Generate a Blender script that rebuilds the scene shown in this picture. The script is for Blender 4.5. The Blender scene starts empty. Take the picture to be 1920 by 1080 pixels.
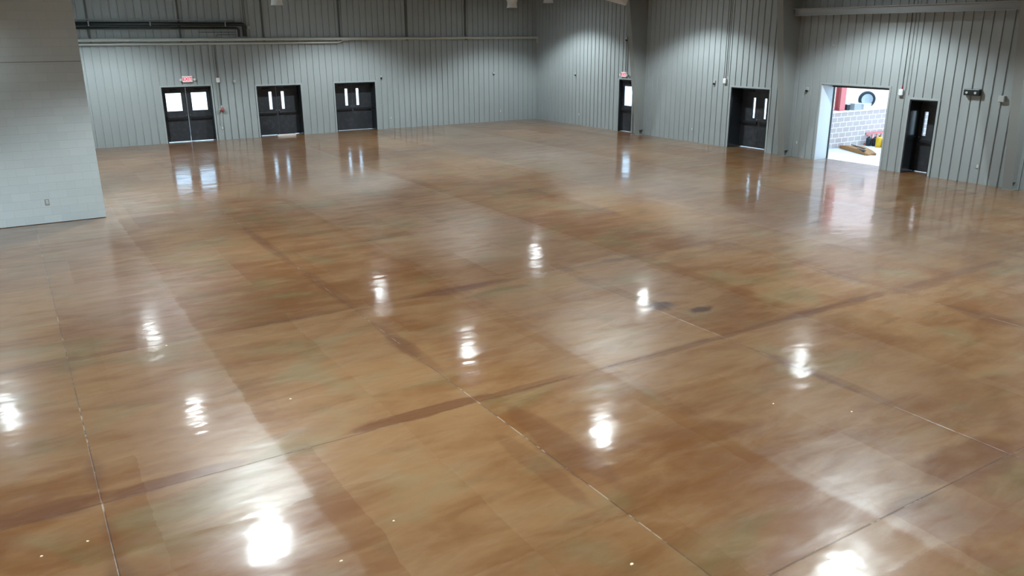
import bpy, bmesh, math, random
from mathutils import Vector, Matrix
random.seed(7)
C = bpy.context.scene.collection
S = bpy.context.scene
PI = math.pi

# ------------------------------------------------------------------ camera
H = 4.4                                   # camera height
YAW, PITCH, ROLL, FPX = 0.5557852, 0.30596229, -0.00504039, 1498.29714
fw = Vector((math.sin(YAW)*math.cos(PITCH), math.cos(YAW)*math.cos(PITCH), -math.sin(PITCH)))
rt = fw.cross(Vector((0, 0, 1))).normalized(); up = rt.cross(fw)
r2 = rt*math.cos(ROLL)+up*math.sin(ROLL); u2 = up*math.cos(ROLL)-rt*math.sin(ROLL)
cam = bpy.data.cameras.new('camera'); co = bpy.data.objects.new('camera', cam); C.objects.link(co)
M = Matrix((r2, u2, -fw)).transposed().to_4x4(); M.translation = Vector((0, 0, H))
co.matrix_world = M
cam.sensor_width = 36.0; cam.lens = FPX/1920*36; cam.clip_start = .05; cam.clip_end = 400
S.camera = co

# ------------------------------------------------------------------ world, exposure
W = bpy.data.worlds.new('world'); S.world = W; W.use_nodes = True
nt = W.node_tree; bg = nt.nodes['Background']
tc = nt.nodes.new('ShaderNodeTexCoord'); sx = nt.nodes.new('ShaderNodeSeparateXYZ'); rp = nt.nodes.new('ShaderNodeValToRGB')
nt.links.new(tc.outputs['Generated'], sx.inputs[0]); nt.links.new(sx.outputs['Z'], rp.inputs[0]); nt.links.new(rp.outputs[0], bg.inputs[0])
rp.color_ramp.elements[0].position = 0.0; rp.color_ramp.elements[0].color = (.52, .77, 1.0, 1)
rp.color_ramp.elements[1].position = 0.6; rp.color_ramp.elements[1].color = (.50, .74, 1.0, 1)
SKY = 4.0
bg.inputs[1].default_value = SKY
sun = bpy.data.lights.new('sun', 'SUN'); sun.energy = 9.0; sun.angle = math.radians(.6); sun.color = (1., .95, .90)
suno = bpy.data.objects.new('sun', sun); C.objects.link(suno); suno.location = (0, 0, 30)
suno.rotation_euler = Vector((1., .45, -.70)).to_track_quat('-Z', 'Y').to_euler()
S.view_settings.view_transform = 'Standard'; S.view_settings.look = 'None'
S.view_settings.exposure = 0.0; S.view_settings.gamma = 1.0; S.view_settings.use_curve_mapping = False

# ------------------------------------------------------------------ lamps (positions of the high bay lights)
LAMP_Z = 6.8
COLS = (-6.2, 3.55, 13.3)
ROWS = (-8.1, 0.1, 8.25, 16.4, 24.5, 32.9)
LAMP_POWER = 2700
SPOT_SIZE, SPOT_BLEND = 128, .38
EAVE_X, EAVE_Z = 21.86, 6.35             # the right row hangs lower, nearer the eave
LAMP_COL = (.87, .975, 1.0)

# ------------------------------------------------------------------ materials
def mat(name, col, rough=.6, metal=0., spec=.5, emit=None, es=0.):
    m = bpy.data.materials.new(name); m.use_nodes = True
    b = m.node_tree.nodes['Principled BSDF']
    b.inputs['Base Color'].default_value = (*col, 1); b.inputs['Roughness'].default_value = rough
    b.inputs['Metallic'].default_value = metal; b.inputs['Specular IOR Level'].default_value = spec
    if emit: b.inputs['Emission Color'].default_value = (*emit, 1); b.inputs['Emission Strength'].default_value = es
    return m
class N:
    """small helper to write node trees"""
    def __init__(s, m): s.t = m.node_tree; s.b = s.t.nodes['Principled BSDF']
    def n(s, k, **kw):
        o = s.t.nodes.new(k)
        for a, v in kw.items(): setattr(o, a, v)
        return o
    def put(s, sock, v):
        if v is None: return
        if isinstance(v, bpy.types.NodeSocket): s.t.links.new(v, sock)
        else: sock.default_value = v
    def m(s, op, a, b=None, c=None, clamp=False):
        o = s.n('ShaderNodeMath', operation=op, use_clamp=clamp)
        for i, v in enumerate((a, b, c)): s.put(o.inputs[i], v)
        return o.outputs[0]
    def step(s, v, a, b, lo=0., hi=1.):
        o = s.n('ShaderNodeMapRange', interpolation_type='SMOOTHSTEP')
        s.put(o.inputs[0], v); s.put(o.inputs[1], a); s.put(o.inputs[2], b); s.put(o.inputs[3], lo); s.put(o.inputs[4], hi)
        return o.outputs[0]
    def mix(s, f, a, b, mode='MIX'):
        o = s.n('ShaderNodeMix', data_type='RGBA', blend_type=mode)
        s.put(o.inputs[0], f); s.put(o.inputs[6], a); s.put(o.inputs[7], b)
        return o.outputs[2]
    def pos(s):
        g = s.n('ShaderNodeNewGeometry'); return g.outputs['Position']
    def sep(s, v):
        o = s.n('ShaderNodeSeparateXYZ'); s.put(o.inputs[0], v); return o.outputs
    def comb(s, x, y, z=0.):
        o = s.n('ShaderNodeCombineXYZ'); s.put(o.inputs[0], x); s.put(o.inputs[1], y); s.put(o.inputs[2], z); return o.outputs[0]
    def noise(s, v, scale, detail=3., rough=.5, dist=0.):
        o = s.n('ShaderNodeTexNoise'); s.put(o.inputs['Vector'], v)
        s.put(o.inputs['Scale'], scale); s.put(o.inputs['Detail'], detail); s.put(o.inputs['Roughness'], rough); s.put(o.inputs['Distortion'], dist)
        return o.outputs['Fac']
    def bump(s, h, strength, dist, normal=None):
        o = s.n('ShaderNodeBump'); s.put(o.inputs['Height'], h); s.put(o.inputs['Strength'], strength); s.put(o.inputs['Distance'], dist)
        if normal: s.put(o.inputs['Normal'], normal)
        return o.outputs[0]
def rgb(*c): return (*c, 1)

WALLC = (.33, .37, .37)
wall_m = mat('wall_paint', WALLC, .38)
n = N(wall_m); p = n.pos()
f = n.noise(p, 1.2, 4)
n.put(n.b.inputs['Base Color'], n.mix(f, rgb(.315, .350, .357), rgb(.345, .380, .387)))
n.put(n.b.inputs['Normal'], n.bump(n.noise(p, 60, 2), .25, .003))
column_m = mat('column_paint', (.235, .25, .245), .5)
beam_m = mat('beam_paint', (.36, .38, .39), .5)
trim_m = mat('trim_paint', (.36, .40, .41), .35)
block_m = mat('painted_block', (.4, .42, .41), .55)
n = N(block_m); p = n.pos(); xyz = n.sep(p)
v = n.comb(n.m('ADD', xyz[0], xyz[1]), xyz[2])
br = n.n('ShaderNodeTexBrick'); n.put(br.inputs['Vector'], v)
for k, val in (('Scale', 1.), ('Mortar Size', .006), ('Mortar Smooth', .6), ('Brick Width', .4), ('Row Height', .2), ('Bias', 0.)): br.inputs[k].default_value = val
br.inputs['Color1'].default_value = rgb(.56, .65, .69); br.inputs['Color2'].default_value = rgb(.60, .69, .73); br.inputs['Mortar'].default_value = rgb(.52, .60, .63)
rowj = n.m('ABSOLUTE', n.m('SUBTRACT', n.m('FRACT', n.m('DIVIDE', xyz[2], .2)), .5))
rowm = n.step(rowj, .46, .5)
big = n.step(n.m('ABSOLUTE', n.m('SUBTRACT', xyz[2], 3.86)), .004, .018, 1., 0.)
c = n.mix(n.m('MULTIPLY', rowm, .10), br.outputs['Color'], rgb(.2, .21, .21))
c = n.mix(n.m('MULTIPLY', big, .6), c, rgb(.1, .11, .11))
n.put(n.b.inputs['Base Color'], c)
n.put(n.b.inputs['Normal'], n.bump(n.m('SUBTRACT', n.m('MULTIPLY', n.noise(p, 45, 3), .4), n.m('MULTIPLY', rowm, .6)), .5, .006))
annex_block_m = mat('annex_block', (.5, .47, .45), .8)
n = N(annex_block_m); p = n.pos(); xyz = n.sep(p)
br = n.n('ShaderNodeTexBrick'); n.put(br.inputs['Vector'], n.comb(n.m('ADD', xyz[0], xyz[1]), xyz[2]))
for k, val in (('Scale', 1.), ('Mortar Size', .014), ('Mortar Smooth', .1), ('Brick Width', .41), ('Row Height', .205), ('Bias', 0.)): br.inputs[k].default_value = val
br.inputs['Color1'].default_value = rgb(.50, .40, .37); br.inputs['Color2'].default_value = rgb(.54, .44, .41); br.inputs['Mortar'].default_value = rgb(.88, .85, .84)
n.put(n.b.inputs['Base Color'], br.outputs['Color'])
n.put(n.b.inputs['Normal'], n.bump(br.outputs['Fac'], .6, -.006))

door_m = mat('door_black', (.032, .036, .043), .42)
n = N(door_m); p = n.pos()
n.put(n.b.inputs['Base Color'], n.mix(n.step(n.noise(p, 5, 5), .45, .8), rgb(.030, .034, .041), rgb(.055, .060, .070)))
jamb_m = mat('jamb_black', (.02, .024, .028), .22)
bar_m = mat('push_bar_black', (.012, .014, .018), .35)
steel_m = mat('steel', (.6, .62, .65), .3, 1.)
alu_m = mat('threshold_metal', (.75, .77, .78), .35, .6)
reveal_m = mat('reveal_white', (.62, .66, .68), .4)
concrete_m = mat('pale_concrete', (.8, .78, .76), .7)
n = N(concrete_m); p = n.pos()
n.put(n.b.inputs['Base Color'], n.mix(n.noise(p, 1.5, 5), rgb(.74, .72, .69), rgb(.86, .84, .81)))
ceil_m = mat('ceiling_liner', (.16, .165, .165), .6)
n = N(ceil_m); p = n.pos(); xyz = n.sep(p)
n.put(n.b.inputs['Normal'], n.bump(n.step(n.m('ABSOLUTE', n.m('SUBTRACT', n.m('FRACT', n.m('DIVIDE', xyz[1], .3)), .5)), .38, .46), .6, .02))
soffit_m = mat('soffit_white', (.62, .64, .66), .6)
pipe_m = mat('pipe_painted', (.50, .51, .47), .4)
black_pipe_m = mat('pipe_insulation', (.006, .012, .014), .38)
conduit_m = mat('conduit_dark', (.085, .095, .085), .5)
conduit2_m = mat('conduit_paint', (.23, .25, .235), .5)
white_m = mat('white_plastic', (.72, .76, .76), .4)
grey_m = mat('grey_plastic', (.42, .45, .44), .5)
black_m = mat('black_plastic', (.008, .014, .015), .4)
lamp_clear_m = mat('lamp_lens', (.75, .78, .78), .15)
red_m = mat('red_enamel', (.50, .02, .03), .4)
pink_m = mat('sign_face', (.75, .62, .64), .4, emit=(1., .70, .75), es=.32)
letter_m = mat('sign_letters', (.7, .02, .06), .4, emit=(1., .02, .08), es=.50)
redsteel_m = mat('primer_red_steel', (.72, .20, .19), .6)
tire_m = mat('tire_rubber', (.015, .03, .04), .5)
rim_m = mat('wheel_rim', (.55, .6, .62), .35, .4)
card_m = mat('cardboard', (.42, .20, .07), .8)
cardgrey_m = mat('grey_box', (.42, .43, .42), .7)
boxwhite_m = mat('white_box', (.68, .66, .65), .6)
yellow_m = mat('yellow_plastic', (.85, .52, .02), .45)
shade_m = mat('frosted_shade', (.70, .75, .76), .35)
shade_m.node_tree.nodes['Principled BSDF'].inputs['Transmission Weight'].default_value = .0
housing_m = mat('lamp_housing', (.5, .52, .52), .4)
lens_m = mat('lamp_glow', (.9, .9, .9), .4, emit=LAMP_COL, es=110.)
board_m = mat('white_board', (.72, .66, .64), .6)
paper_m = mat('paper_scrap', (.75, .6, .42), .7)
glass_m = bpy.data.materials.new('window_glass'); glass_m.use_nodes = True
t = glass_m.node_tree; t.nodes.clear()
o = t.nodes.new('ShaderNodeOutputMaterial'); mx = t.nodes.new('ShaderNodeMixShader'); tr = t.nodes.new('ShaderNodeBsdfTransparent'); gl = t.nodes.new('ShaderNodeBsdfGlossy'); fr = t.nodes.new('ShaderNodeFresnel')
tr.inputs[0].default_value = (.93, .96, .97, 1); gl.inputs['Roughness'].default_value = .03
t.nodes.remove(fr); mx.inputs[0].default_value = .07; t.links.new(tr.outputs[0], mx.inputs[1]); t.links.new(gl.outputs[0], mx.inputs[2]); t.links.new(mx.outputs[0], o.inputs[0])

# ---- the stained and sealed concrete floor
JX, JY, JP = 0.19, 8.02, 4.275           # saw joints every 14 feet
floor_m = mat('stained_concrete', (.3, .18, .09), .3)
n = N(floor_m); p = n.pos(); q = n.sep(p); X, Y = q[0], q[1]
wx = n.m('MULTIPLY', n.m('SUBTRACT', n.noise(n.comb(X, Y, 3.1), 1.4, 5, .65), .5), .22)      # wandering edges
wy = n.m('MULTIPLY', n.m('SUBTRACT', n.noise(n.comb(X, Y, 9.7), 1.4, 5, .65), .5), .3)
Xw = n.m('ADD', X, wx); Yw = n.m('ADD', Y, wy)
def cellnoise(cx, cy, z):
    o = n.n('ShaderNodeTexWhiteNoise'); n.put(o.inputs['Vector'], n.comb(n.m('FLOOR', cx), n.m('FLOOR', cy), z)); return o.outputs['Value']
hx = n.m('DIVIDE', n.m('SUBTRACT', Xw, JX), JP/2); hy = n.m('DIVIDE', n.m('SUBTRACT', Yw, JY), JP)
cell = cellnoise(hx, hy, 1.)                                            # one application swath
cell2 = cellnoise(n.m('DIVIDE', n.m('SUBTRACT', Xw, .6), 1.4), n.m('DIVIDE', n.m('SUBTRACT', Yw, 1.3), 1.9), 5.)
streak = n.noise(n.comb(n.m('MULTIPLY', X, .55), n.m('MULTIPLY', Y, 1.5)), 1.5, 6, .55, .8)
blotch = n.noise(n.comb(X, Y, 2.), .42, 4, .55, .6)
hue = n.noise(n.comb(X, n.m('MULTIPLY', Y, 1.3), 14.), .75, 4, .55, .5)
fine = n.noise(n.comb(n.m('MULTIPLY', X, 1.), n.m('MULTIPLY', Y, 2.), 5.), 6, 5, .6, .4)
tone = n.m('ADD', n.m('ADD', n.m('MULTIPLY', streak, .75), n.m('MULTIPLY', blotch, .55)), n.m('ADD', n.m('MULTIPLY', cell, .17), n.m('MULTIPLY', cell2, .06)))
tone = n.m('ADD', tone, n.m('MULTIPLY', fine, .18))
tone = n.step(tone, .62, 1.06)
ca = n.mix(tone, rgb(.126, .050, .0145), rgb(.196, .106, .046))          # brown to tan
ca = n.mix(n.step(hue, .50, .72), ca, n.mix(tone, rgb(.112, .066, .022), rgb(.178, .120, .060)))   # olive areas
# joints: thin dark line, glints off the caulk painted as pale dashes, soft stains along them
def joint(co_, other, off, seed):
    k = n.m('DIVIDE', n.m('SUBTRACT', co_, off), JP)
    d = n.m('MULTIPLY', n.m('SUBTRACT', k, n.m('ROUND', k)), JP)        # signed distance to the nearest joint
    idx = n.m('ROUND', k)
    a = n.m('ABSOLUTE', d)
    line = n.step(a, .003, .011, 1., 0.)
    dash = n.step(n.noise(n.comb(other, n.m('MULTIPLY', idx, 7.3), seed), 2.6, 4, .7), .52, .60)
    w = n.m('MULTIPLY', n.m('SUBTRACT', n.noise(n.comb(other, n.m('MULTIPLY', idx, 3.7), seed+4), .55, 3, .5), .53), 1.25)
    side = n.m('SUBTRACT', a, w)
    stain = n.step(side, -.10, .03, 1., 0.)
    return a, line, dash, stain
ax, lx, dx, sx_ = joint(X, Y, JX, 1.)
ay, ly, dy, sy_ = joint(n.m('ADD', Y, n.m('MULTIPLY', wx, .05)), X, JY, 2.)
stain = n.m('MAXIMUM', n.m('MULTIPLY', sx_, .75), sy_)
ca = n.mix(n.m('MULTIPLY', stain, .62), ca, rgb(.085, .035, .018))
line = n.m('MAXIMUM', lx, ly); dash = n.m('MAXIMUM', n.m('MULTIPLY', lx, dx), n.m('MULTIPLY', ly, n.m('MULTIPLY', dy, .6)))
ca = n.mix(n.m('MULTIPLY', line, .70), ca, rgb(.06, .035, .022))
ca = n.mix(n.m('MULTIPLY', dash, .45), ca, rgb(.50, .42, .33))
# two oil spots
for (ox, oy, ra, rb) in ((8.95, 9.62, .30, .22), (9.38, 9.10, .24, .14)):
    dd = n.m('SQRT', n.m('ADD', n.m('POWER', n.m('DIVIDE', n.m('SUBTRACT', X, ox), ra), 2.), n.m('POWER', n.m('DIVIDE', n.m('SUBTRACT', Y, oy), rb), 2.)))
    dd = n.m('ADD', dd, n.m('MULTIPLY', n.m('SUBTRACT', n.noise(p, 6, 4, .7), .5), 2.2))
    ca = n.mix(n.step(dd, .5, 1.2, .85, 0.), ca, rgb(.035, .012, .008))
# darker lenses of stain that ran along particular joints
for (cx_, cy_, la, lb_, am) in ((.1, 8.12, 1.3, .13, .6), (3.75, 8.12, 1.05, .14, .9), (5.2, 8.06, .9, .10, .6), (7.9, 8.0, 1.6, .10, .6), (4.72, 6.7, .22, 1.2, .55), (4.25, 6.3, .16, 1.0, .4), (-.4, 12.4, .9, .13, .6), (3.6, 12.35, 1.1, .12, .5), (11.8, 8.0, 1.2, .14, .6), (15.4, 8.0, 1.3, .16, .6), (6.3, 12.35, 1.5, .14, .5), (8.2, 3.9, .8, .35, .6), (12.4, 12.3, 1.5, .12, .4), (-.5, 8.2, .9, .16, .8), (.9, 8.12, .8, .12, .8), (10.4, 8.02, 1.3, .12, .6), (1.2, 12.4, 1., .10, .6), (6.9, 12.3, 1., .18, .5), (13.8, 7.9, 1.1, .2, .6), (4.5, 10.2, .14, 1.2, .4), (4.5, 13.6, .14, 1.5, .5), (8.8, 6.1, .12, 1.1, .5), (4.45, 17.5, .14, 2., .5), (2., 16.7, 1.6, .12, .4), (6.4, 16.7, 1.4, .12, .4), (10.9, 12.2, .6, .2, .4)):
    dd = n.m('SQRT', n.m('ADD', n.m('POWER', n.m('DIVIDE', n.m('SUBTRACT', X, cx_), la), 2.), n.m('POWER', n.m('DIVIDE', n.m('SUBTRACT', Y, cy_), lb_), 2.)))
    dd = n.m('ADD', dd, n.m('MULTIPLY', n.m('SUBTRACT', n.noise(p, 2.2, 3, .6), .5), .9))
    ca = n.mix(n.step(dd, .75, 1.05, am*.8, 0.), ca, rgb(.090, .032, .012))
n.put(n.b.inputs['Base Color'], ca)
# sheen: the sealer was rolled on in swaths, pairs of swaths hazier than their neighbours
ph = n.m('FRACT', n.m('DIVIDE', n.m('SUBTRACT', Xw, 6.35), JP*2))
swath = n.step(n.m('ABSOLUTE', n.m('SUBTRACT', ph, .25)), .235, .25, 1., 0.)
swath = n.m('MAXIMUM', swath, n.step(n.m('ABSOLUTE', n.m('SUBTRACT', ph, 1.25)), .235, .25, 1., 0.))
mot = n.noise(n.comb(n.m('MULTIPLY', X, .6), n.m('MULTIPLY', Y, 1.9), 31.), 2.2, 5, .6, .5)
hz = n.m('ADD', n.m('ADD', n.m('MULTIPLY', swath, .42), n.m('MULTIPLY', cell2, .30)), n.m('MULTIPLY', n.m('SUBTRACT', mot, .5), 1.6))

n.put(n.b.inputs['Specular IOR Level'], n.step(hz, .0, 1.25, .14, .98))
n.put(n.b.inputs['Roughness'], n.step(hz, .0, 1.25, .37, .30))
n.b.inputs['Coat Weight'].default_value = .75
n.b.inputs['Coat IOR'].default_value = 1.45
n.put(n.b.inputs['Coat Roughness'], n.step(n.noise(n.comb(X, Y, 7.), 1.3, 3), .3, .7, .085, .145))
wav = n.noise(n.comb(n.m('MULTIPLY', X, .8), n.m('MULTIPLY', Y, 1.6), 11.), 1.7, 2, .5)
bmp = n.bump(n.m('ADD', wav, n.m('MULTIPLY', n.noise(p, 9, 2), .05)), 1., .0062)
n.put(n.b.inputs['Coat Normal'], bmp)
n.put(n.b.inputs['Normal'], n.bump(line, .6, -.003, bmp))

# ------------------------------------------------------------------ geometry helpers
class MB:
    def __init__(s): s.bm = bmesh.new()
    def box(s, x0, x1, y0, y1, z0, z1, bev=0.):
        vs = [s.bm.verts.new((x, y, z)) for x in (x0, x1) for y in (y0, y1) for z in (z0, z1)]
        fs = []
        for ix in ((0, 1, 3, 2), (4, 6, 7, 5), (0, 4, 5, 1), (2, 3, 7, 6), (0, 2, 6, 4), (1, 5, 7, 3)):
            fs.append(s.bm.faces.new([vs[i] for i in ix]))
        if bev > 0:
            es = list({e for f_ in fs for e in f_.edges})
            bmesh.ops.bevel(s.bm, geom=es, offset=bev, segments=2, affect='EDGES', profile=.5)
        return s
    def tube(s, pts, r, seg=12, cap=True):
        pts = [Vector(p_) for p_ in pts]; rings = []; ref = None
        for i, p_ in enumerate(pts):
            if i == 0: d = pts[1]-p_
            elif i == len(pts)-1: d = p_-pts[i-1]
            else: d = (pts[i+1]-p_).normalized()+(p_-pts[i-1]).normalized()
            d.normalize()
            if ref is None:
                ref = Vector((0, 0, 1)) if abs(d.z) < .9 else Vector((1, 0, 0))
            a = d.cross(ref).normalized(); b_ = a.cross(d).normalized(); ref = b_
            rr = r[i] if isinstance(r, (list, tuple)) else r
            rings.append([s.bm.verts.new(p_+a*rr*math.cos(2*PI*k/seg)+b_*rr*math.sin(2*PI*k/seg)) for k in range(seg)])
        for A, B in zip(rings, rings[1:]):
            for k in range(seg): s.bm.faces.new((A[k], A[(k+1) % seg], B[(k+1) % seg], B[k]))
        if cap: s.bm.faces.new(rings[0][::-1]); s.bm.faces.new(rings[-1])
        return s
    def lathe(s, prof, seg=24, cx=0, cy=0):
        rings = []
        for r_, z in prof:
            rings.append([s.bm.verts.new((cx+r_*math.cos(2*PI*k/seg), cy+r_*math.sin(2*PI*k/seg), z)) for k in range(seg)])
        for A, B in zip(rings, rings[1:]):
            for k in range(seg): s.bm.faces.new((A[k], A[(k+1) % seg], B[(k+1) % seg], B[k]))
        return s
    def disc(s, r_, z, seg=24):
        s.bm.faces.new([s.bm.verts.new((r_*math.cos(2*PI*k/seg), r_*math.sin(2*PI*k/seg), z)) for k in range(seg)]); return s
    def prism(s, poly, axis, a0, a1):
        """poly of 2D points extruded along axis (0,1,2) from a0 to a1"""
        def P(u, v, w): return {0: (w, u, v), 1: (u, w, v), 2: (u, v, w)}[axis]
        A = [s.bm.verts.new(P(u, v, a0)) for u, v in poly]; B = [s.bm.verts.new(P(u, v, a1)) for u, v in poly]
        s.bm.faces.new(A); s.bm.faces.new(B[::-1])
        for i in range(len(A)): s.bm.faces.new((A[i], B[i], B[(i+1) % len(A)], A[(i+1) % len(A)]))
        return s
    def build(s, name, m, parent=None, smooth=False, loc=None):
        bmesh.ops.recalc_face_normals(s.bm, faces=s.bm.faces)
        me = bpy.data.meshes.new(name); s.bm.to_mesh(me); s.bm.free()
        me.materials.append(m)
        if smooth:
            for f_ in me.polygons: f_.use_smooth = len(f_.vertices) == 4
        ob = bpy.data.objects.new(name, me); C.objects.link(ob)
        if parent: ob.parent = parent
        if loc: ob.location = loc
        return ob
def tag(o_, label=None, cat=None, group=None, kind=None):
    if label: o_['label'] = label
    if cat: o_['category'] = cat
    if group: o_['group'] = group
    if kind: o_['kind'] = kind
    return o_
def thing(name, loc, rz=0., label=None, cat=None, group=None, kind=None):
    e = bpy.data.objects.new(name, None); C.objects.link(e); e.location = loc; e.rotation_euler = (0, 0, rz); e.empty_display_size = .1
    return tag(e, label, cat, group, kind)
def copy_thing(src, loc, rz=None, label=None):
    def cp(o_, par):
        c_ = o_.copy(); C.objects.link(c_)
        if par: c_.parent = par; c_.matrix_parent_inverse = o_.matrix_parent_inverse.copy()
        for ch in [x for x in bpy.data.objects if x.parent == o_]: cp(ch, c_)
        return c_
    r_ = cp(src, None); r_.location = loc
    if rz is not None: r_.rotation_euler = (0, 0, rz)
    if label: r_['label'] = label
    return r_

YB, XR = 37.57, 24.92                    # planes of the back wall and the right wall
TOP = 9.0
XL, YF = -12.0, -14.0                    # left side and the side behind the camera
BX, BY = 1.78, 22.6                      # corner of the painted block room

# ------------------------------------------------------------------ room shell
def ribbed_wall(name, length, openings, label, loc, rz, pitch=.305, gw=.05, gd=.032, phase=0., top=TOP):
    """local x along the wall, local +y away from the room"""
    pts = [(0., 0.)]; a = phase
    while a < length:
        for da, dd_ in ((-gw/2, 0), (-gw/3, gd), (gw/3, gd), (gw/2, 0)):
            if 0 < a+da < length: pts.append((a+da, dd_))
        a += pitch
    pts.append((length, 0.))
    def dep(x):
        for (a0, d0), (a1, d1) in zip(pts, pts[1:]):
            if a0 <= x <= a1: return d0+(d1-d0)*(x-a0)/max(a1-a0, 1e-9)
        return 0.
    for x0, x1, z0, z1 in openings: pts += [(x0, dep(x0)), (x1, dep(x1))]
    pts = sorted(set(pts))
    bm = bmesh.new()
    for (a0, d0), (a1, d1) in zip(pts, pts[1:]):
        if a1-a0 < 1e-6: continue
        mid = (a0+a1)/2; zs = [(0., top)]
        for x0, x1, z0, z1 in openings:
            if x0 < mid < x1: zs = [(z1, top)]
        for z0, z1 in zs:
            bm.faces.new([bm.verts.new(v_) for v_ in ((a0, d0, z0), (a1, d1, z0), (a1, d1, z1), (a0, d0, z1))])
    bmesh.ops.remove_doubles(bm, verts=bm.verts, dist=1e-5)
    me = bpy.data.meshes.new(name); bm.to_mesh(me); bm.free(); me.materials.append(wall_m)
    ob = bpy.data.objects.new(name, me); C.objects.link(ob); ob.location = loc; ob.rotation_euler = (0, 0, rz)
    return tag(ob, label, None, None, 'structure')

# openings: back wall in world X, right wall in world Y
D1 = (5.80, 7.86, 2.38); D2 = (9.80, 11.86, 2.29); D3 = (13.47, 15.55, 2.30)
D4 = (29.40, 30.42, 2.42); D5 = (21.38, 23.36, 2.40); G = (16.42, 19.10, 2.70); D6 = (14.70, 15.67, 2.39)
ribbed_wall('wall_back', XR-XL, [(a-XL, b-XL, 0, z) for a, b, z in (D1, D2, D3)], 'grey ribbed metal wall with three black double doors', (XL, YB, 0), 0, phase=.1)
# right wall: local x runs towards the camera (world -Y)
ribbed_wall('wall_right', YB-YF, [(YB-b, YB-a, 0, z) for a, b, z in (D4, D5, G, D6)], 'grey ribbed metal wall with the wide opening on the right', (XR, YB, 0), -PI/2, phase=.06)
tag(MB().box(XL-.1, XL, YF, YB, 0, TOP).build('wall_left', ceil_m), 'far left wall outside the view', None, None, 'structure')
tag(MB().box(XL, XR, YF-.1, YF, 0, TOP).build('wall_front', ceil_m), 'wall behind the camera', None, None, 'structure')
tag(MB().box(XL-.1, BX, BY, BY+.2, 0.012, TOP).box(BX-.2, BX, BY+.2, YB, 0.012, TOP).build('wall_block_room', block_m), 'pale grey painted block wall on the left', None, None, 'structure')
tag(MB().box(XL, XR+.66, YF, YB+.6, -.15, 0).build('floor', floor_m), 'glossy brown stained concrete floor with saw joints', None, None, 'structure')
tag(MB().box(XL-.1, XR+.1, YF-.1, YB+.1, TOP, TOP+.1).build('ceiling', ceil_m), 'pale ribbed ceiling', None, None, 'structure')
tag(MB().box(-120, 160, -120, 200, -.35, -.16).build('ground', concrete_m), 'pale ground outside the hall', None, None, 'structure')
tag(MB().box(XR+.66, XR+16, 10, 30, -.15, -.004).build('floor_annex', concrete_m), 'pale concrete slab of the annex beyond the opening', None, None, 'structure')
tag(MB().box(4, 18, YB+.6, YB+9, -.15, -.004).build('floor_porch', concrete_m), 'pale concrete apron outside the back doors', None, None, 'structure')

# ------------------------------------------------------------------ doors
def leaf(root, x0, x1, z0, z1, y, lite, hinge):
    """lite: (x0,x1,z0,z1) window in the leaf"""
    a0, a1, b0, b1 = lite
    mb = MB(); th = .045
    mb.box(x0, a0, y, y+th, z0, z1); mb.box(a1, x1, y, y+th, z0, z1)
    mb.box(a0, a1, y, y+th, z0, b0); mb.box(a0, a1, y, y+th, b1, z1)
    l = mb.build('leaf', door_m, root)
    k = MB(); e = .018
    for (p0, p1, q0, q1) in ((a0-e, a0+.006, b0-e, b1+e), (a1-.006, a1+e, b0-e, b1+e), (a0+.006, a1-.006, b0-e, b0+.006), (a0+.006, a1-.006, b1-.006, b1+e)):
        k.box(p0, p1, y-.008, y+th+.008, q0, q1)
    k.build('window_trim', bar_m, l)
    tag(MB().box(a0+.006, a1-.006, y+.018, y+.026, b0+.006, b1-.006).build('window_pane', glass_m, l), 'bright window pane')
    # push bar
    pb = MB().box(x0+.05, x1-.05, y-.075, y-.035, .97, 1.06, .008)
    pb.box(x0+.06, x0+.13, y-.037, y, .955, 1.075).box(x1-.13, x1-.06, y-.037, y, .955, 1.075)
    pb.build('push_bar', bar_m, l)
    hx_ = x1-.07 if hinge == 'l' else x0+.07
    tag(MB().tube([(hx_, y, 1.14), (hx_, y-.03, 1.14)], .018, 12).build('lock_cylinder', steel_m, l), 'small steel lock cylinder')
    hp = x0 if hinge == 'l' else x1
    for z in (.3, 1.15, 2.0):
        MB().tube([(hp, y-.006, z-.05), (hp, y-.006, z+.05)], .009, 8).build('hinge', bar_m, l)
    # closer arm on top
    MB().box((x0+x1)/2-.14, (x0+x1)/2+.14, y-.06, y, z1-.13, z1-.06, .005).build('door_closer', bar_m, l)

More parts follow.
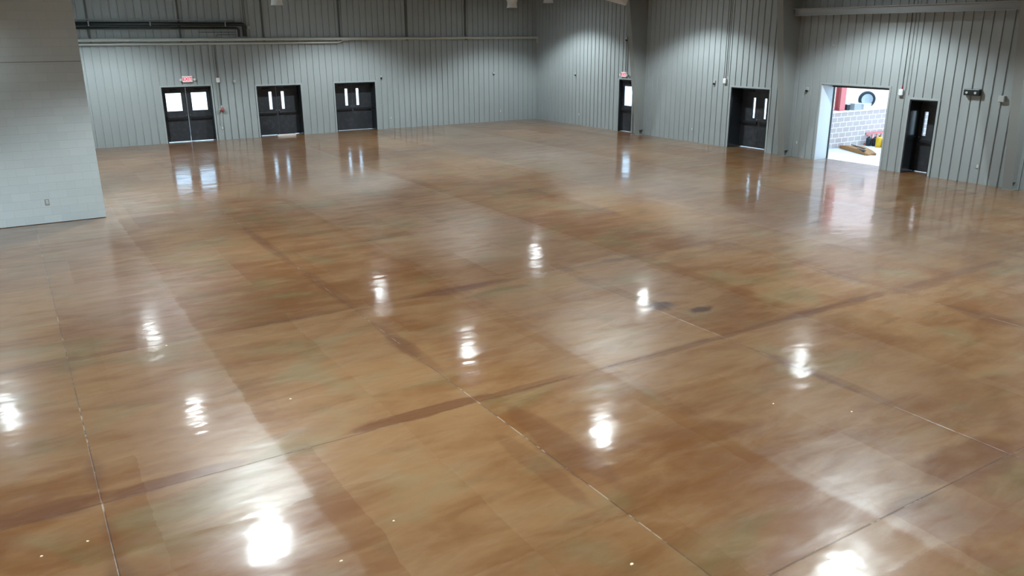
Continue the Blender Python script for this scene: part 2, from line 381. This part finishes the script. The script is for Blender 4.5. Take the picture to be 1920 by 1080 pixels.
def door(name, a, h, rz, loc, label, kind, depth=.58, gap=.012, width=2.06):
    """local x from 0 to width, local y into the wall"""
    r_ = thing(name, loc, rz, label, None, None, 'structure')
    w = width; j = .05
    y = depth
    fm = MB()
    fm.box(.001, j, .0, y+.11, 0.001, h-.001).box(w-j, w-.001, .0, y+.11, 0.001, h-.001).box(j, w-j, .0, y+.11, h-j, h-.001)
    fm.box(j, j+.03, y+.05, y+.08, .001, h-j).box(w-j-.03, w-j, y+.05, y+.08, .001, h-j)
    fm.build('jamb', jamb_m, r_)
    cs = MB(); t_ = .055; pr = -.022
    cs.box(-t_, .012, pr, .0, .001, h+t_).box(w-.012, w+t_, pr, .0, .001, h+t_).box(.012, w-.012, pr, .0, h-.012, h+t_)
    cs.build('casing', trim_m, r_)
    tag(MB().box(j, w-j, y-.05, y+.11, .0005, .010).build('threshold', alu_m, r_), 'pale metal threshold strip')
    x0, x1 = j+.004, w-j-.004; z0, z1 = .010+gap, h-j-.006
    if kind == 'big':        # two leaves with large glass
        xm = (x0+x1)/2
        leaf(r_, x0, xm-.008, z0, z1, y, (x0+.13, xm-.20, 1.33, 2.10), 'l')
        leaf(r_, xm+.008, x1, z0, z1, y, (xm+.20, x1-.12, 1.33, 2.10), 'r')
        tag(MB().box(xm-.022, xm-.004, y-.03, y-.012, 1.10, z1).build('astragal', steel_m, r_), 'steel strip where the leaves meet')
    elif kind == 'slit':
        xm = (x0+x1)/2
        leaf(r_, x0, xm-.003, z0, z1, y, (xm-.36, xm-.21, 1.18, 1.99), 'l')
        leaf(r_, xm+.003, x1, z0, z1, y, (xm+.21, xm+.36, 1.18, 1.99), 'r')
    elif kind == 'single_big':
        leaf(r_, x0, x1, z0, z1, y, (x0+.14, x1-.14, 1.20, 2.10), 'l')
    elif kind == 'single_slit':
        leaf(r_, x0, x1, z0, z1, y, (x0+.14, x0+.28, 1.18, 1.97), 'r')
    return r_
door('door_1', 0, D1[2], 0, (D1[0], YB, 0), 'black double door with two large bright windows beside the block wall', 'big', .26, .016, D1[1]-D1[0])
door('door_2', 0, D2[2], 0, (D2[0], YB, 0), 'black double door with narrow windows and a white board at its foot', 'slit', .50, .012, D2[1]-D2[0])
door('door_3', 0, D3[2], 0, (D3[0], YB, 0), 'black scuffed double door with narrow windows, third along the back wall', 'slit', .50, .006, D3[1]-D3[0])
door('door_4', 0, D4[2], -PI/2, (XR, D4[1], 0), 'single black door with one large bright window beside a column', 'single_big', .16, .008, D4[1]-D4[0])
door('door_5', 0, D5[2], -PI/2, (XR, D5[1], 0), 'deep set black double door with glowing slit windows on the right wall', 'slit', .62, .012, D5[1]-D5[0])
door('door_6', 0, D6[2], -PI/2, (XR, D6[1], 0), 'single black door with a slit window right of the wide opening', 'single_slit', .62, .012, D6[1]-D6[0])
# the wide opening without a door
r_ = thing('door_7', (XR, G[1], 0), -PI/2, 'wide open doorway with bright white reveals', None, None, 'structure')
w = G[1]-G[0]; h = G[2]; dp = .66
MB().box(.0, .03, 0, dp, .001, h).box(w-.03, w, 0, dp, .001, h).build('reveal', reveal_m, r_)
tag(MB().box(.03, w-.03, 0, dp, h-.03, h).build('lintel', trim_m, r_), 'shaded underside of the opening')
cs = MB(); cs.box(-.05, .01, -.022, 0, .001, h+.05).box(w-.01, w+.05, -.022, 0, .001, h+.05).box(.01, w-.01, -.022, 0, h-.01, h+.05)
cs.build('casing', trim_m, r_)
tag(MB().box(.0, .06, dp, dp+.05, .001, h-.06).box(w-.06, w, dp, dp+.05, .001, h-.06).build('door_track', bar_m, r_), 'dark vertical track at outer edge')
MB().box(.06, w-.06, dp-.12, dp+.05, h-.12, h-.03).build('curtain_housing', bar_m, r_)

# outer skins so that the recesses read as wall thickness
for nm, segs, right in (('trim_1', [D1, D2, D3], False), ('trim_2', [(D6[0], D6[1]-.35, D6[2]), G, D5, D4], True)):
    lo, hi = (BX, XR+.7) if not right else (YF, YB+.7)
    mb = MB(); cur = lo
    for a, b, z in segs:
        dpt = .72
        if right: mb.box(XR+dpt, XR+dpt+.12, cur, a, 0, TOP).box(XR+dpt, XR+dpt+.12, a, b+(.02 if b == G[1] else 1.), z, TOP)
        else: mb.box(cur, a, YB+dpt, YB+dpt+.12, 0, TOP).box(a, b+.7, YB+dpt, YB+dpt+.12, z, TOP)
        cur = b+(1. if right else .7)
        if right and b == G[1]: cur = b+.02
    if right: mb.box(XR+.72, XR+.84, cur, hi+.14, 0, TOP)
    else: mb.box(cur, hi, YB+.72, YB+.84, 0, TOP)
    tag(mb.build(nm, wall_m), 'outer skin of the %s wall' % ('right' if right else 'back'), None, None, 'structure')

# ------------------------------------------------------------------ tapered columns on the right wall
def column(yc, label):
    r_ = thing('tapered_column', (XR, yc, 0), 0, label, 'column', 'tapered frame columns on the right wall')
    hw = .14
    d0, d1 = .24, 1.28      # depth at foot / at 7 m
    def X_(z): return -(d0+(d1-d0)*z/7.)
    # room-side flange
    mb = MB(); poly = [(X_(0), 0), (X_(0)+.02, 0), (X_(9)+.02, 9), (X_(9), 9)]
    mb.prism(poly, 1, -hw, hw); fl_ = mb.build('flange', column_m, r_)
    mb = MB(); poly = [(X_(.22)+.02, .22), (0, .22), (0, 9), (X_(9)+.02, 9)]
    mb.prism(poly, 1, -hw+.03, -hw+.05); mb.build('side_panel', column_m, r_)
    mb = MB(); mb.prism(poly, 1, hw-.05, hw-.03); mb.build('side_panel', column_m, r_)
    mb = MB(); mb.prism([(X_(0)+.02, 0.012), (-.001, 0.012), (-.001, .22), (X_(.22)+.02, .22)], 1, -.006, .006); mb.build('web', column_m, r_)
    MB().box(X_(0)-.02, -.002, -hw-.02, hw+.02, .0, .012).build('base_plate', conduit2_m, r_)
    return r_
column(28.69, 'farthest grey tapered column, right of the single big-window door')
column(20.39, 'grey tapered column between the deep double door and the wide opening')
column(12.09, 'nearest grey tapered column at right edge of the photo')
column(3.79, 'grey tapered column outside the right edge')

# beam bridging two columns
r_ = thing('crossing_beam', (24.50, 16.24, 5.02), 0, 'grey steel beam spanning between two columns above the wide opening', 'beam')
for zz in (0, .22): MB().box(-.10, .10, -3.98, 3.98, zz, zz+.02).build('flange', beam_m, r_)
MB().box(-.012, .012, -3.98, 3.98, .02, .22).build('web', beam_m, r_)

# pale soffit slab at the far column's knee
def at(x, y, axis, val):
    d = fw + r2*(x-960)/FPX + u2*(540-y)/FPX
    t_ = (val-(H if axis == 2 else 0))/d[axis]
    return Vector((0, 0, H))+d*t_
A = at(1178, 12, 1, 28.85); B = at(1060, -20, 1, 28.85); Cc = at(1070, -80, 1, 27.4); D = at(1222, -32, 1, 28.2)
bm = bmesh.new()
vs = [bm.verts.new(v_) for v_ in (A, B, Cc, D)]; vt = [bm.verts.new(v_+Vector((0, .0, .12))) for v_ in (A, B, Cc, D)]
bm.faces.new(vs); bm.faces.new(vt[::-1])
for i in range(4): bm.faces.new((vs[i], vt[i], vt[(i+1) % 4], vs[(i+1) % 4]))
bmesh.ops.recalc_face_normals(bm, faces=bm.faces)
me = bpy.data.meshes.new('rafter_soffit'); bm.to_mesh(me); bm.free(); me.materials.append(soffit_m)
so = bpy.data.objects.new('trim_3', me); C.objects.link(so); tag(so, 'pale soffit corner at head of the far column', None, None, 'structure')

# ------------------------------------------------------------------ high bay lamps
def high_bay(loc, label, first=None, hang=LAMP_Z):
    if first:
        return copy_thing(first, loc, None, label)
    r_ = thing('high_bay_lamp', loc, 0, label, 'lamp', 'lit high bay lamps under the ceiling')
    MB().lathe([(.02, .02), (.21, .02), (.26, -.02), (.27, -.02), (.22, .06), (.14, .14), (.14, .34), (.10, .38), (.02, .38)]).build('housing', housing_m, r_, True)
    MB().tube([(0, 0, .38), (0, 0, TOP-hang)], .012, 8).build('stem', conduit2_m, r_)
    MB().disc(.215, .012).build('lens', lens_m, r_)
    ld = bpy.data.lights.new('lamp_light', 'SPOT'); ld.energy = LAMP_POWER*(1. if hang == LAMP_Z else .74); ld.color = LAMP_COL; ld.shadow_soft_size = .20
    ld.spot_size = math.radians(SPOT_SIZE); ld.spot_blend = SPOT_BLEND
    lo = bpy.data.objects.new('lamp_light', ld); C.objects.link(lo); lo.parent = r_; lo.location = (0, 0, -.03)
    return r_
first = None
for i, x in enumerate(COLS):
    for k, y in enumerate(ROWS):
        if x < BX and y > BY-1: continue
        o_ = high_bay((x, y, LAMP_Z), 'round high bay lamp hanging above the floor, column %s row %s' % (('far left', 'left', 'middle')[i], ('rearmost', 'overhead', 'nearest', 'second', 'third', 'farthest')[k]), first)
        if first is None: first = o_

first = None
for k, y in enumerate(ROWS):
    o_ = high_bay((EAVE_X, y, EAVE_Z), 'round high bay lamp hanging lower near the right wall, %s row' % (('rearmost', 'overhead', 'nearest', 'second', 'third', 'farthest')[k]), first, EAVE_Z)
    if first is None: first = o_
# round lamp on the block wall, out of frame, mirrored at the left edge of the floor
r_ = thing('wall_lamp', (-1.15, BY-.25, 4.75), 0, 'round wall lamp mounted high on the block wall', 'lamp')
MB().lathe([(.02, .10), (.16, .10), (.20, .02), (.02, .02)]).build('housing', housing_m, r_, True)
MB().box(-.03, .03, 0, .25, .05, .09).build('bracket', housing_m, r_)
MB().disc(.17, .015).build('lens', lens_m, r_)
ld = bpy.data.lights.new('lamp_light', 'SPOT'); ld.energy = 25; ld.color = LAMP_COL; ld.shadow_soft_size = .16; ld.spot_size = math.radians(150); ld.spot_blend = .6
lo = bpy.data.objects.new('lamp_light', ld); C.objects.link(lo); lo.parent = r_; lo.location = (0, 0, -.02)

# three unlit pendants with frosted shades
def pendant(loc, label, collar=False, first=None):
    if first is not None: return copy_thing(first, loc, None, label)
    r_ = thing('pendant_lamp', loc, 0, label, 'lamp', 'frosted pendant lamps near the top edge')
    MB().lathe([(.205, 0), (.215, .01), (.19, .14), (.20, .24), (.255, .33), (.25, .38), (.17, .50), (.10, .56), (.02, .57)], 28).build('shade', shade_m, r_, True)
    MB().lathe([(.207, -.004), (.222, -.004), (.222, .02), (.207, .02)], 28).build('rim', white_m, r_, True)
    MB().tube([(0, 0, .56), (0, 0, TOP-loc[2])], .012, 8).build('stem', conduit2_m, r_)
    return r_
p1 = pendant((8.85, 30, 5.47), 'frosted pendant lamp hanging left, above the second double door')
p2 = pendant((18.7, 30, 5.51), 'frosted pendant lamp hanging lowest, left of the nearby pair')
p3 = pendant((20.53, 30, 5.73), 'frosted pendant lamp hanging at right of the pair, near the far corner')

# ------------------------------------------------------------------ pipes and conduits on the back wall
r_ = thing('wall_pipe', (BX, YB-.14, 4.30), 0, 'long horizontal painted pipe across the back wall ending near the corner', 'pipe')
L_ = 25.2-BX-.25
MB().tube([(0, 0, 0), (L_-.06, 0, 0), (L_-.02, 0, -.015), (L_, 0, -.06), (L_, 0, -.30)], .065, 14).build('pipe_run', pipe_m, r_, True)
for xx in (3.4, 6.85, 10.35, 13.9, 17.3, 20.6): MB().box(xx-BX-.03, xx-BX+.03, -.02, .14, -.10, .09).build('pipe_clamp', conduit_m, r_)
r_ = thing('wall_pipe', (BX, YB-.10, 4.13), 0, 'thinner painted pipe just below the long one, ending above the third double door', 'pipe')
MB().tube([(0, 0, 0), (12.0, 0, 0), (12.06, 0, .02), (12.2, -.02, .10), (12.5, -.03, .12)], .04, 12).build('pipe_run', pipe_m, r_, True)
r_ = thing('insulated_pipe', (BX, YB-.22, 4.93), 0, 'thick black insulated pipe high on the back wall that bends down', 'pipe')
MB().tube([(0, 0, 0), (7.58, 0, 0), (7.66, 0, -.02), (7.70, 0, -.09), (7.70, 0, -.50)], .08, 14).build('pipe_run', black_pipe_m, r_, True)
for xx in (1.62, 3.9, 6.9): tag(MB().box(xx-.02, xx+.02, -.10, .155, -.09, .10).build('pipe_clamp', trim_m, r_), 'pale clamp round black pipe')
r_ = thing('insulated_pipe', (BX, YB-.22, 4.77), 0, 'thinner black pipe bending down inside the thick one', 'pipe')
MB().tube([(0, .0, 0), (7.36, .0, 0), (7.42, .0, -.02), (7.46, .0, -.08), (7.46, .0, -.36)], .05, 12).build('pipe_run', black_pipe_m, r_, True)
tag(MB().tube([(BX, YB-.06, 5.10), (9.2, YB-.06, 5.10)], .016, 8).build('conduit', pipe_m), 'thin pale conduit running above the black pipes', 'conduit')
tag(MB().tube([(7.6, YB-.05, 4.60), (9.1, YB-.05, 4.60)], .012, 8).build('conduit', conduit_m), 'thin dark conduit left of the black pipe bends, upper', 'conduit')
tag(MB().tube([(8.3, YB-.05, 4.42), (8.36, YB-.05, 4.50), (9.1, YB-.05, 4.50)], .012, 8).build('conduit', conduit_m), 'thin hooked conduit left of the black pipe bends, lower', 'conduit')
for xx, lb in ((3.4, 'above the black pipes near the block wall'), (6.85, 'above the first double door'), (10.35, 'above the second double door'), (13.9, 'above the third double door'), (17.3, 'right of the third double door'), (20.6, 'left of the far corner')):
    tag(MB().box(xx-.035, xx+.035, YB-.06, YB-.003, 4.40 if xx > 9 else 4.40, TOP).build('strut', conduit_m), 'dark vertical strut on upper wall '+lb, 'strut', 'vertical struts on the back wall')
for xx in (9.55, 9.62):
    tag(MB().tube([(xx, YB-.03, 4.40), (xx, YB-.03, TOP)], .012, 8).build('conduit', conduit_m), 'thin vertical conduit right of the black pipe bends, %s of two' % ('left' if xx < 9.6 else 'right'), 'conduit')
tag(MB().box(9.66, 9.78, YB-.06, YB-.002, 4.72, 4.86, .006).build('junction_box', grey_m), 'small grey junction box right of the black pipe bends', 'box')

# ------------------------------------------------------------------ devices
def place(wall, a, z):
    return ((a, YB-.001, z), 0.) if wall == 'b' else ((XR-.001, a, z), -PI/2)
def alarm(wall, a, z, label):          # white box alarm with pipe above
    l, rz = place(wall, a, z)
    r_ = thing('alarm_box', l, rz, label, 'alarm', 'white alarm boxes beside doors')
    MB().box(-.075, .075, -.09, -.02, -.10, .10, .012).build('body', white_m, r_)
    MB().box(-.06, .06, -.021, 0, -.07, .07).build('back_box', grey_m, r_)
    MB().box(-.03, .03, -.096, -.09, -.02, .03, .002).build('strobe', lamp_clear_m, r_)
    tag(MB().tube([(0, -.02, .10), (0, -.02, .17)], .02, 8).build('fitting', red_m, r_), 'reddish fitting on top')
    MB().tube([(0, -.02, .17), (0, -.02, 4.1-z if wall == 'b' else TOP-z)], .010, 8).build('conduit', conduit_m, r_)
alarm('b', 8.17, 2.60, 'white alarm box right of the illuminated EXIT sign on the back wall')
alarm('r', 23.68, 2.62, 'white alarm box left of the deep set double door')
alarm('r', 15.98, 2.58, 'white alarm box between the wide opening and the single slit-window door')
def sensor(wall, a, z, label, m=grey_m, s=1., group='small wall sensors'):
    l, rz = place(wall, a, z)
    r_ = thing('wall_sensor', l, rz, label, 'sensor', group)
    MB().box(-.055*s, .055*s, -.05, 0, -.03*s, .08*s, .008).build('body', m, r_)
    tag(MB().tube([(0, -.02, -.05*s), (0, -.075, -.045*s)], .04*s, 10).build('lens', black_m, r_), 'dark round lens')
sensor('b', 15.86, 2.50, 'small grey wall sensor right of the third double door')
sensor('b', 22.24, 2.49, 'small wall sensor left of the far corner')
sensor('r', 33.86, 2.52, 'small wall sensor just right of the far corner')
sensor('r', 24.28, 2.52, 'small wall sensor left of the deep set double door')
sensor('r', 19.68, 2.48, 'small wall sensor between the middle column and the wide opening')
sensor('r', 29.94, 4.22, 'small sensor high beside the far column')
def plainbox(wall, a, z, label, s):
    l, rz = place(wall, a, z)
    r_ = thing('wall_box', l, rz, label, 'box')
    MB().box(-s, s, -.09, 0, -s, s, .01).build('body', grey_m, r_)
    MB().box(-s*.8, s*.8, -.094, -.09, -s*.8, s*.8).build('cover', grey_m, r_)
plainbox('b', 8.87, 2.53, 'small grey box between the first and second double doors', .06)
plainbox('r', 12.78, 2.56, 'pale grey box beside the nearest column', .09)
plainbox('r', 18.75, 4.02, 'tiny grey box high above the wide opening', .025)
# conduits on the right wall
for a, z0, lb in ((29.98, 2.75, 'above the small EXIT sign, left'), (29.82, 2.75, 'above the small EXIT sign, right'), (23.60, 2.8, 'above the deep set double door'), (15.86, 2.7, 'above the single slit-window door'), (15.74, 2.5, 'reaching the frame of the single slit-window door')):
    tag(MB().tube([(XR-.012, a, z0), (XR-.012, a, TOP)], .010, 8).build('conduit', conduit2_m), 'thin vertical conduit '+lb, 'conduit')
tag(MB().tube([(8.08, YB-.02, .62), (8.08, YB-.02, 4.1)], .010, 8).build('conduit', conduit2_m), 'thin conduit dropping beside the first double door', 'conduit')
tag(MB().tube([(8.19, YB-.02, 1.50), (8.19, YB-.02, 2.45)], .010, 8).build('conduit', conduit_m), 'short conduit between white alarm box and red valve', 'conduit')
# red valve
l, rz = place('b', 8.21, 1.34)
r_ = thing('fire_valve', l, rz, 'red fire valve with handwheel on the back wall beside the first double door', 'valve')
pts = [(.07*math.cos(2*PI*k/18), -.13, .07*math.sin(2*PI*k/18)) for k in range(19)]
MB().tube(pts, .013, 8, False).box(-.06, .06, -.137, -.123, -.008, .008).box(-.008, .008, -.137, -.123, -.06, .06).build('handwheel', red_m, r_, True)
tag(MB().tube([(0, 0, 0), (0, -.13, 0)], .035, 12).tube([(-.12, -.06, 0), (.12, -.06, 0)], .03, 12).tube([(0, -.05, 0), (0, -.05, .17)], .022, 10).build('valve_body', grey_m, r_, True), 'grey valve body')
for sg in (-.12, .12): MB().tube([(sg, -.06, 0), (sg, -.06, -.12)], .02, 10).build('hose_outlet', grey_m, r_, True)
# outlets
def outlet(l, rz, label):
    r_ = thing('power_outlet', l, rz, label, 'outlet', 'white power outlets low on the walls')
    tag(MB().box(-.045, .045, -.010, 0, -.07, .07, .003).build('surround', conduit2_m, r_), 'grey mounting plate')
    MB().box(-.028, .028, -.018, -.010, -.055, .055, .003).build('cover_plate', white_m, r_)
    MB().box(-.014, .014, -.021, -.018, .01, .035).build('socket', grey_m, r_); MB().box(-.014, .014, -.021, -.018, -.035, -.01).build('socket', grey_m, r_)
for wll, a, z, lb in (('b', 8.15, .53, 'white outlet just right of the first double door'), ('b', 16.29, .52, 'white outlet right of the third double door'), ('b', 22.65, .54, 'white outlet left of the far corner'),
                      ('r', 33.52, .55, 'white outlet just right of the far corner'), ('r', 25.40, .54, 'white outlet between the far column and the deep double door'), ('r', 19.91, .55, 'white outlet left of the wide opening'), ('r', 13.17, .53, 'white outlet right of the single slit-window door')):
    l, rz = place(wll, a, z); outlet(l, rz, lb)
outlet((.53, BY-.001, .53), 0, 'white outlet low on the pale block wall')

# exit signs
def text_mesh(txt, size, depth):
    cu = bpy.data.curves.new('t', 'FONT'); cu.body = txt; cu.size = size; cu.extrude = depth; cu.align_x = 'CENTER'; cu.align_y = 'CENTER'; cu.offset = size*.02
    ob = bpy.data.objects.new('t', cu); C.objects.link(ob)
    dg = bpy.context.evaluated_depsgraph_get(); me = bpy.data.meshes.new_from_object(ob.evaluated_get(dg))
    bpy.data.objects.remove(ob); return me
def exit_sign(wall, a, z, label, s=1.):
    l, rz = place(wall, a, z)
    r_ = thing('exit_sign', l, rz, label, 'exit sign', 'illuminated EXIT signs above doors')
    tag(MB().box(-.19*s, .19*s, -.07, 0, -.115*s, .115*s, .01).build('housing', white_m, r_), 'white sign housing')
    MB().box(-.165*s, .165*s, -.074, -.0705, -.095*s, .095*s).build('face', pink_m, r_)
    me = text_mesh('EXIT', .175*s, .002); me.name = 'letters'; me.materials.clear(); me.materials.append(letter_m)
    o_ = bpy.data.objects.new('letters', me); C.objects.link(o_); o_.parent = r_; o_.location = (0, -.077, 0); o_.rotation_euler = (PI/2, 0, 0); o_['label'] = 'red letters reading EXIT'
    for sg in (-1, 1):
        h_ = MB().tube([(sg*.25*s, -.01, .0), (sg*.25*s, -.10, -.02)], [.03, .055], 12).build('lamp_head', white_m, r_)
        MB().tube([(sg*.19*s, -.04, 0), (sg*.25*s, -.04, 0)], .012, 8).build('arm', white_m, h_)
exit_sign('b', 6.91, 2.68, 'illuminated red EXIT sign above the first double door on the back wall', 1.12)
exit_sign('r', 30.02, 2.64, 'illuminated red EXIT sign above the single door by the far column', 1.0)
# emergency light
l, rz = place('r', 13.66, 2.70)
r_ = thing('emergency_light', l, rz, 'black twin-head emergency light on the right wall', 'emergency light')
MB().box(-.24, .24, -.13, 0, -.09, .10, .02).build('housing', black_m, r_)
for sg in (-1, 1): tag(MB().tube([(sg*.13, -.13, .0), (sg*.13, -.16, -.01)], [.03, .036], 14).build('lamp_head', lamp_clear_m, r_), 'pale round lamp head')

# ------------------------------------------------------------------ floor items
r_ = thing('wooden_board', (10.98, YB-.10, 0), 0, 'whitish board lying on the floor at foot of the second double door', 'board')
MB().box(-.42, .42, -.055, .055, .001, .085, .004).build('plank', board_m, r_)
SPK = [(78, 1043), (164, 1015), (545, 748), (738, 977), (1185, 1058), (1554, 1048), (312, 648), (1450, 757), (1597, 772), (640, 1052)]
SPL = ['lower left corner, left of two', 'lower left corner, right of two', 'mid left beside the hazy swath', 'bottom centre-left', 'bottom right of centre, largest', 'bottom right near the joint', 'left beside the lamp reflection', 'right of centre, left of two', 'right of centre, right of two', 'bottom beside the brightest reflection']
for (sx0, sy0), lb in zip(SPK, SPL):
    c_ = at(sx0, sy0, 2, 0.)
    rr = .018 if (sx0, sy0) != (1185, 1058) else .026
    bm = bmesh.new(); vs = []
    for k in range(7):
        a = 2*PI*k/7; r0 = rr*random.uniform(.6, 1.1); vs.append((math.cos(a)*r0, math.sin(a)*r0*.7))
    lo_ = [bm.verts.new((x, y, .0005)) for x, y in vs]; hi_ = [bm.verts.new((x*.8, y*.8, .006)) for x, y in vs]
    bm.faces.new(lo_[::-1]); bm.faces.new(hi_)
    for k in range(7): bm.faces.new((lo_[k], lo_[(k+1) % 7], hi_[(k+1) % 7], hi_[k]))
    me = bpy.data.meshes.new('debris_chip'); bm.to_mesh(me); bm.free(); me.materials.append(paper_m)
    o_ = bpy.data.objects.new('debris_chip', me); C.objects.link(o_); o_.location = (c_.x, c_.y, 0); tag(o_, 'tiny pale chip of debris on the floor, '+lb, 'debris', 'tiny chips on the floor')

# ------------------------------------------------------------------ annex beyond the wide opening
AW = 20.65
tag(MB().box(XR+.86, XR+12, AW, AW+.2, 0, 1.40).build('wall_annex', annex_block_m), 'low unpainted grey block wall beyond the wide opening', None, None, 'structure')
tag(MB().box(XR+.86, XR+12, AW-.03, AW+.75, 1.40, 1.45).build('trim_4', concrete_m), 'pale cap on the low block wall', None, None, 'structure')
tag(MB().box(XR+.86, XR+12, AW+.2, AW+.75, 0, 1.40).build('trim_6', concrete_m), 'raised slab edge behind the low block wall', None, None, 'structure')
tag(MB().box(XR+14.5, XR+14.7, 10, 34, -.1, 8.).build('wall_sky_blocker', mat('sky_blocker', (.46, .41, .41), .8)), 'pale wall added behind the annex to keep sky out of the floor reflection', None, None, 'structure')  # added to block the bright sky that the floor would mirror through the opening
r_ = thing('steel_column', (28.62, AW+.32, 1.45), 0, 'red primed steel column standing on the low block wall', 'column')
MB().box(-.16, .16, -.012+(-.12), .012+(-.12), 0, 3.6).box(-.16, .16, .108, .132, 0, 3.6).build('flange', redsteel_m, r_)
MB().box(-.01, .01, -.108, .108, 0, 3.6).build('web', redsteel_m, r_)
MB().box(-.2, .2, -.17, .17, 0, .02).build('base_plate', redsteel_m, r_)
def wheel():
    r_ = thing('wheel', (30.62, AW+.52, 1.45+.34), 0, 'dark wheel with pale rim standing on the low block wall', 'wheel')
    prof = [(.23, -.09), (.30, -.10), (.335, -.06), (.34, 0), (.335, .06), (.30, .10), (.23, .09), (.23, -.09)]
    def lathe_y(prof_, nm, m):
        bm = bmesh.new(); rings = []
        for ra, yy in prof_:
            rings.append([bm.verts.new((ra*math.cos(2*PI*k/32), yy, ra*math.sin(2*PI*k/32))) for k in range(32)])
        for A_, B_ in zip(rings, rings[1:]):
            for k in range(32): bm.faces.new((A_[k], A_[(k+1) % 32], B_[(k+1) % 32], B_[k]))
        bmesh.ops.recalc_face_normals(bm, faces=bm.faces)
        me = bpy.data.meshes.new(nm); bm.to_mesh(me); bm.free(); me.materials.append(m)
        o_ = bpy.data.objects.new(nm, me); C.objects.link(o_); o_.parent = r_
    lathe_y(prof, 'tire', tire_m); lathe_y([(.228, -.07), (.20, -.05), (.05, -.03), (.05, -.05), (.001, -.05)], 'rim', rim_m)
    r_.rotation_euler = (0, 0, -.72)
wheel()
def crate(x, y, z, sx_2, sy_2, sz, m, label, rz=0.):
    r_ = thing('storage_box', (x, y, z), rz, label, 'box')
    MB().box(-sx_2, sx_2, -sy_2, sy_2, 0, sz, .006).build('body', m, r_)
    MB().box(-sx_2-.012, sx_2+.012, -sy_2-.012, sy_2+.012, sz, sz+.03, .005).build('lid', boxwhite_m, r_)
crate(29.42, AW+.20, 1.45, .22, .15, .24, cardgrey_m, 'pale grey box on the low block wall right of the red column')
crate(30.02, AW+.16, 1.45, .24, .13, .19, boxwhite_m, 'white box on the low block wall in front of the wheel')
crate(29.0, AW+.30, 1.45, .09, .12, .22, tire_m, 'small dark box next to the red column')
# flattened cardboard / ply
r_ = thing('cardboard_sheet', (28.15, 19.55, 0), -2.10, 'torn brown cardboard lying on the annex slab', 'cardboard')
bm = bmesh.new(); nx, ny = 12, 5; g = [[None]*(ny+1) for _ in range(nx+1)]
for i in range(nx+1):
    for j_ in range(ny+1):
        u = i/nx; v = j_/ny
        x = (u-.5)*2.1+.05*math.sin(7*v); y = (v-.5)*.62*(1-.35*u*u)
        g[i][j_] = bm.verts.new((x, y, .10+.07*math.sin(3.1*u)-.16*max(0, u-.75)+.012*math.sin(9*u+5*v)))
for i in range(nx):
    for j_ in range(ny): bm.faces.new((g[i][j_], g[i+1][j_], g[i+1][j_+1], g[i][j_+1]))
ex = bmesh.ops.extrude_face_region(bm, geom=list(bm.faces))
for v_ in [e for e in ex['geom'] if isinstance(e, bmesh.types.BMVert)]: v_.co.z = .002
bmesh.ops.recalc_face_normals(bm, faces=bm.faces)
me = bpy.data.meshes.new('sheet'); bm.to_mesh(me); bm.free(); me.materials.append(card_m)
o_ = bpy.data.objects.new('sheet', me); C.objects.link(o_); o_.parent = r_
tag(MB().box(-.6, .55, -.05, .02, .178, .20).box(.3, .9, -.22, -.12, .14, .17).build('strap', black_m, r_), 'black straps across top')
def canister(x, y, m, label, rad=.11, hh=.34):
    r_ = thing('canister', (x, y, 0), 0, label, 'canister', 'canisters beside the annex wall')
    MB().lathe([(.01, 0), (rad, 0), (rad, hh*.85), (rad*.5, hh), (.01, hh)], 18).build('body', m, r_, True)
    MB().lathe([(.01, hh), (rad*.3, hh), (rad*.3, hh+.04), (.01, hh+.04)], 12).build('cap', black_m, r_, True)
def cp_(x, y):
    v_ = at(x, y, 2, 0.); return v_.x, v_.y-.12
canister(*cp_(1623, 272.5), tire_m, 'dark canister, leftmost by the annex wall')
canister(*cp_(1634, 273), black_m, 'black canister behind the yellow one')
canister(*cp_(1642, 275), yellow_m, 'yellow canister by the annex wall', .13, .42)
canister(*cp_(1653, 276), redsteel_m, 'red canister right of the yellow one', .10, .38)
r_ = thing('ladder', (30.05, AW-.035, 0), 0, 'red ladder standing on its edge against the annex wall', 'ladder')
for zz in (.0, .42): MB().box(0, 2.8, -.02, .02, zz, zz+.08).build('rail', redsteel_m, r_)
for k in range(9): MB().tube([(.15+k*.3, 0, .07), (.15+k*.3, 0, .43)], .016, 8).build('rung', redsteel_m, r_)
# post outside the first double door
r_ = thing('porch_post', (7.32, 40.2, 0), 0, 'grey post seen through right window of the first double door', 'post')
MB().box(-.07, .07, -.07, .07, 0, 3.0).build('shaft', conduit_m, r_); MB().box(-.12, .12, -.12, .12, 0, .02).build('base_plate', trim_m, r_)
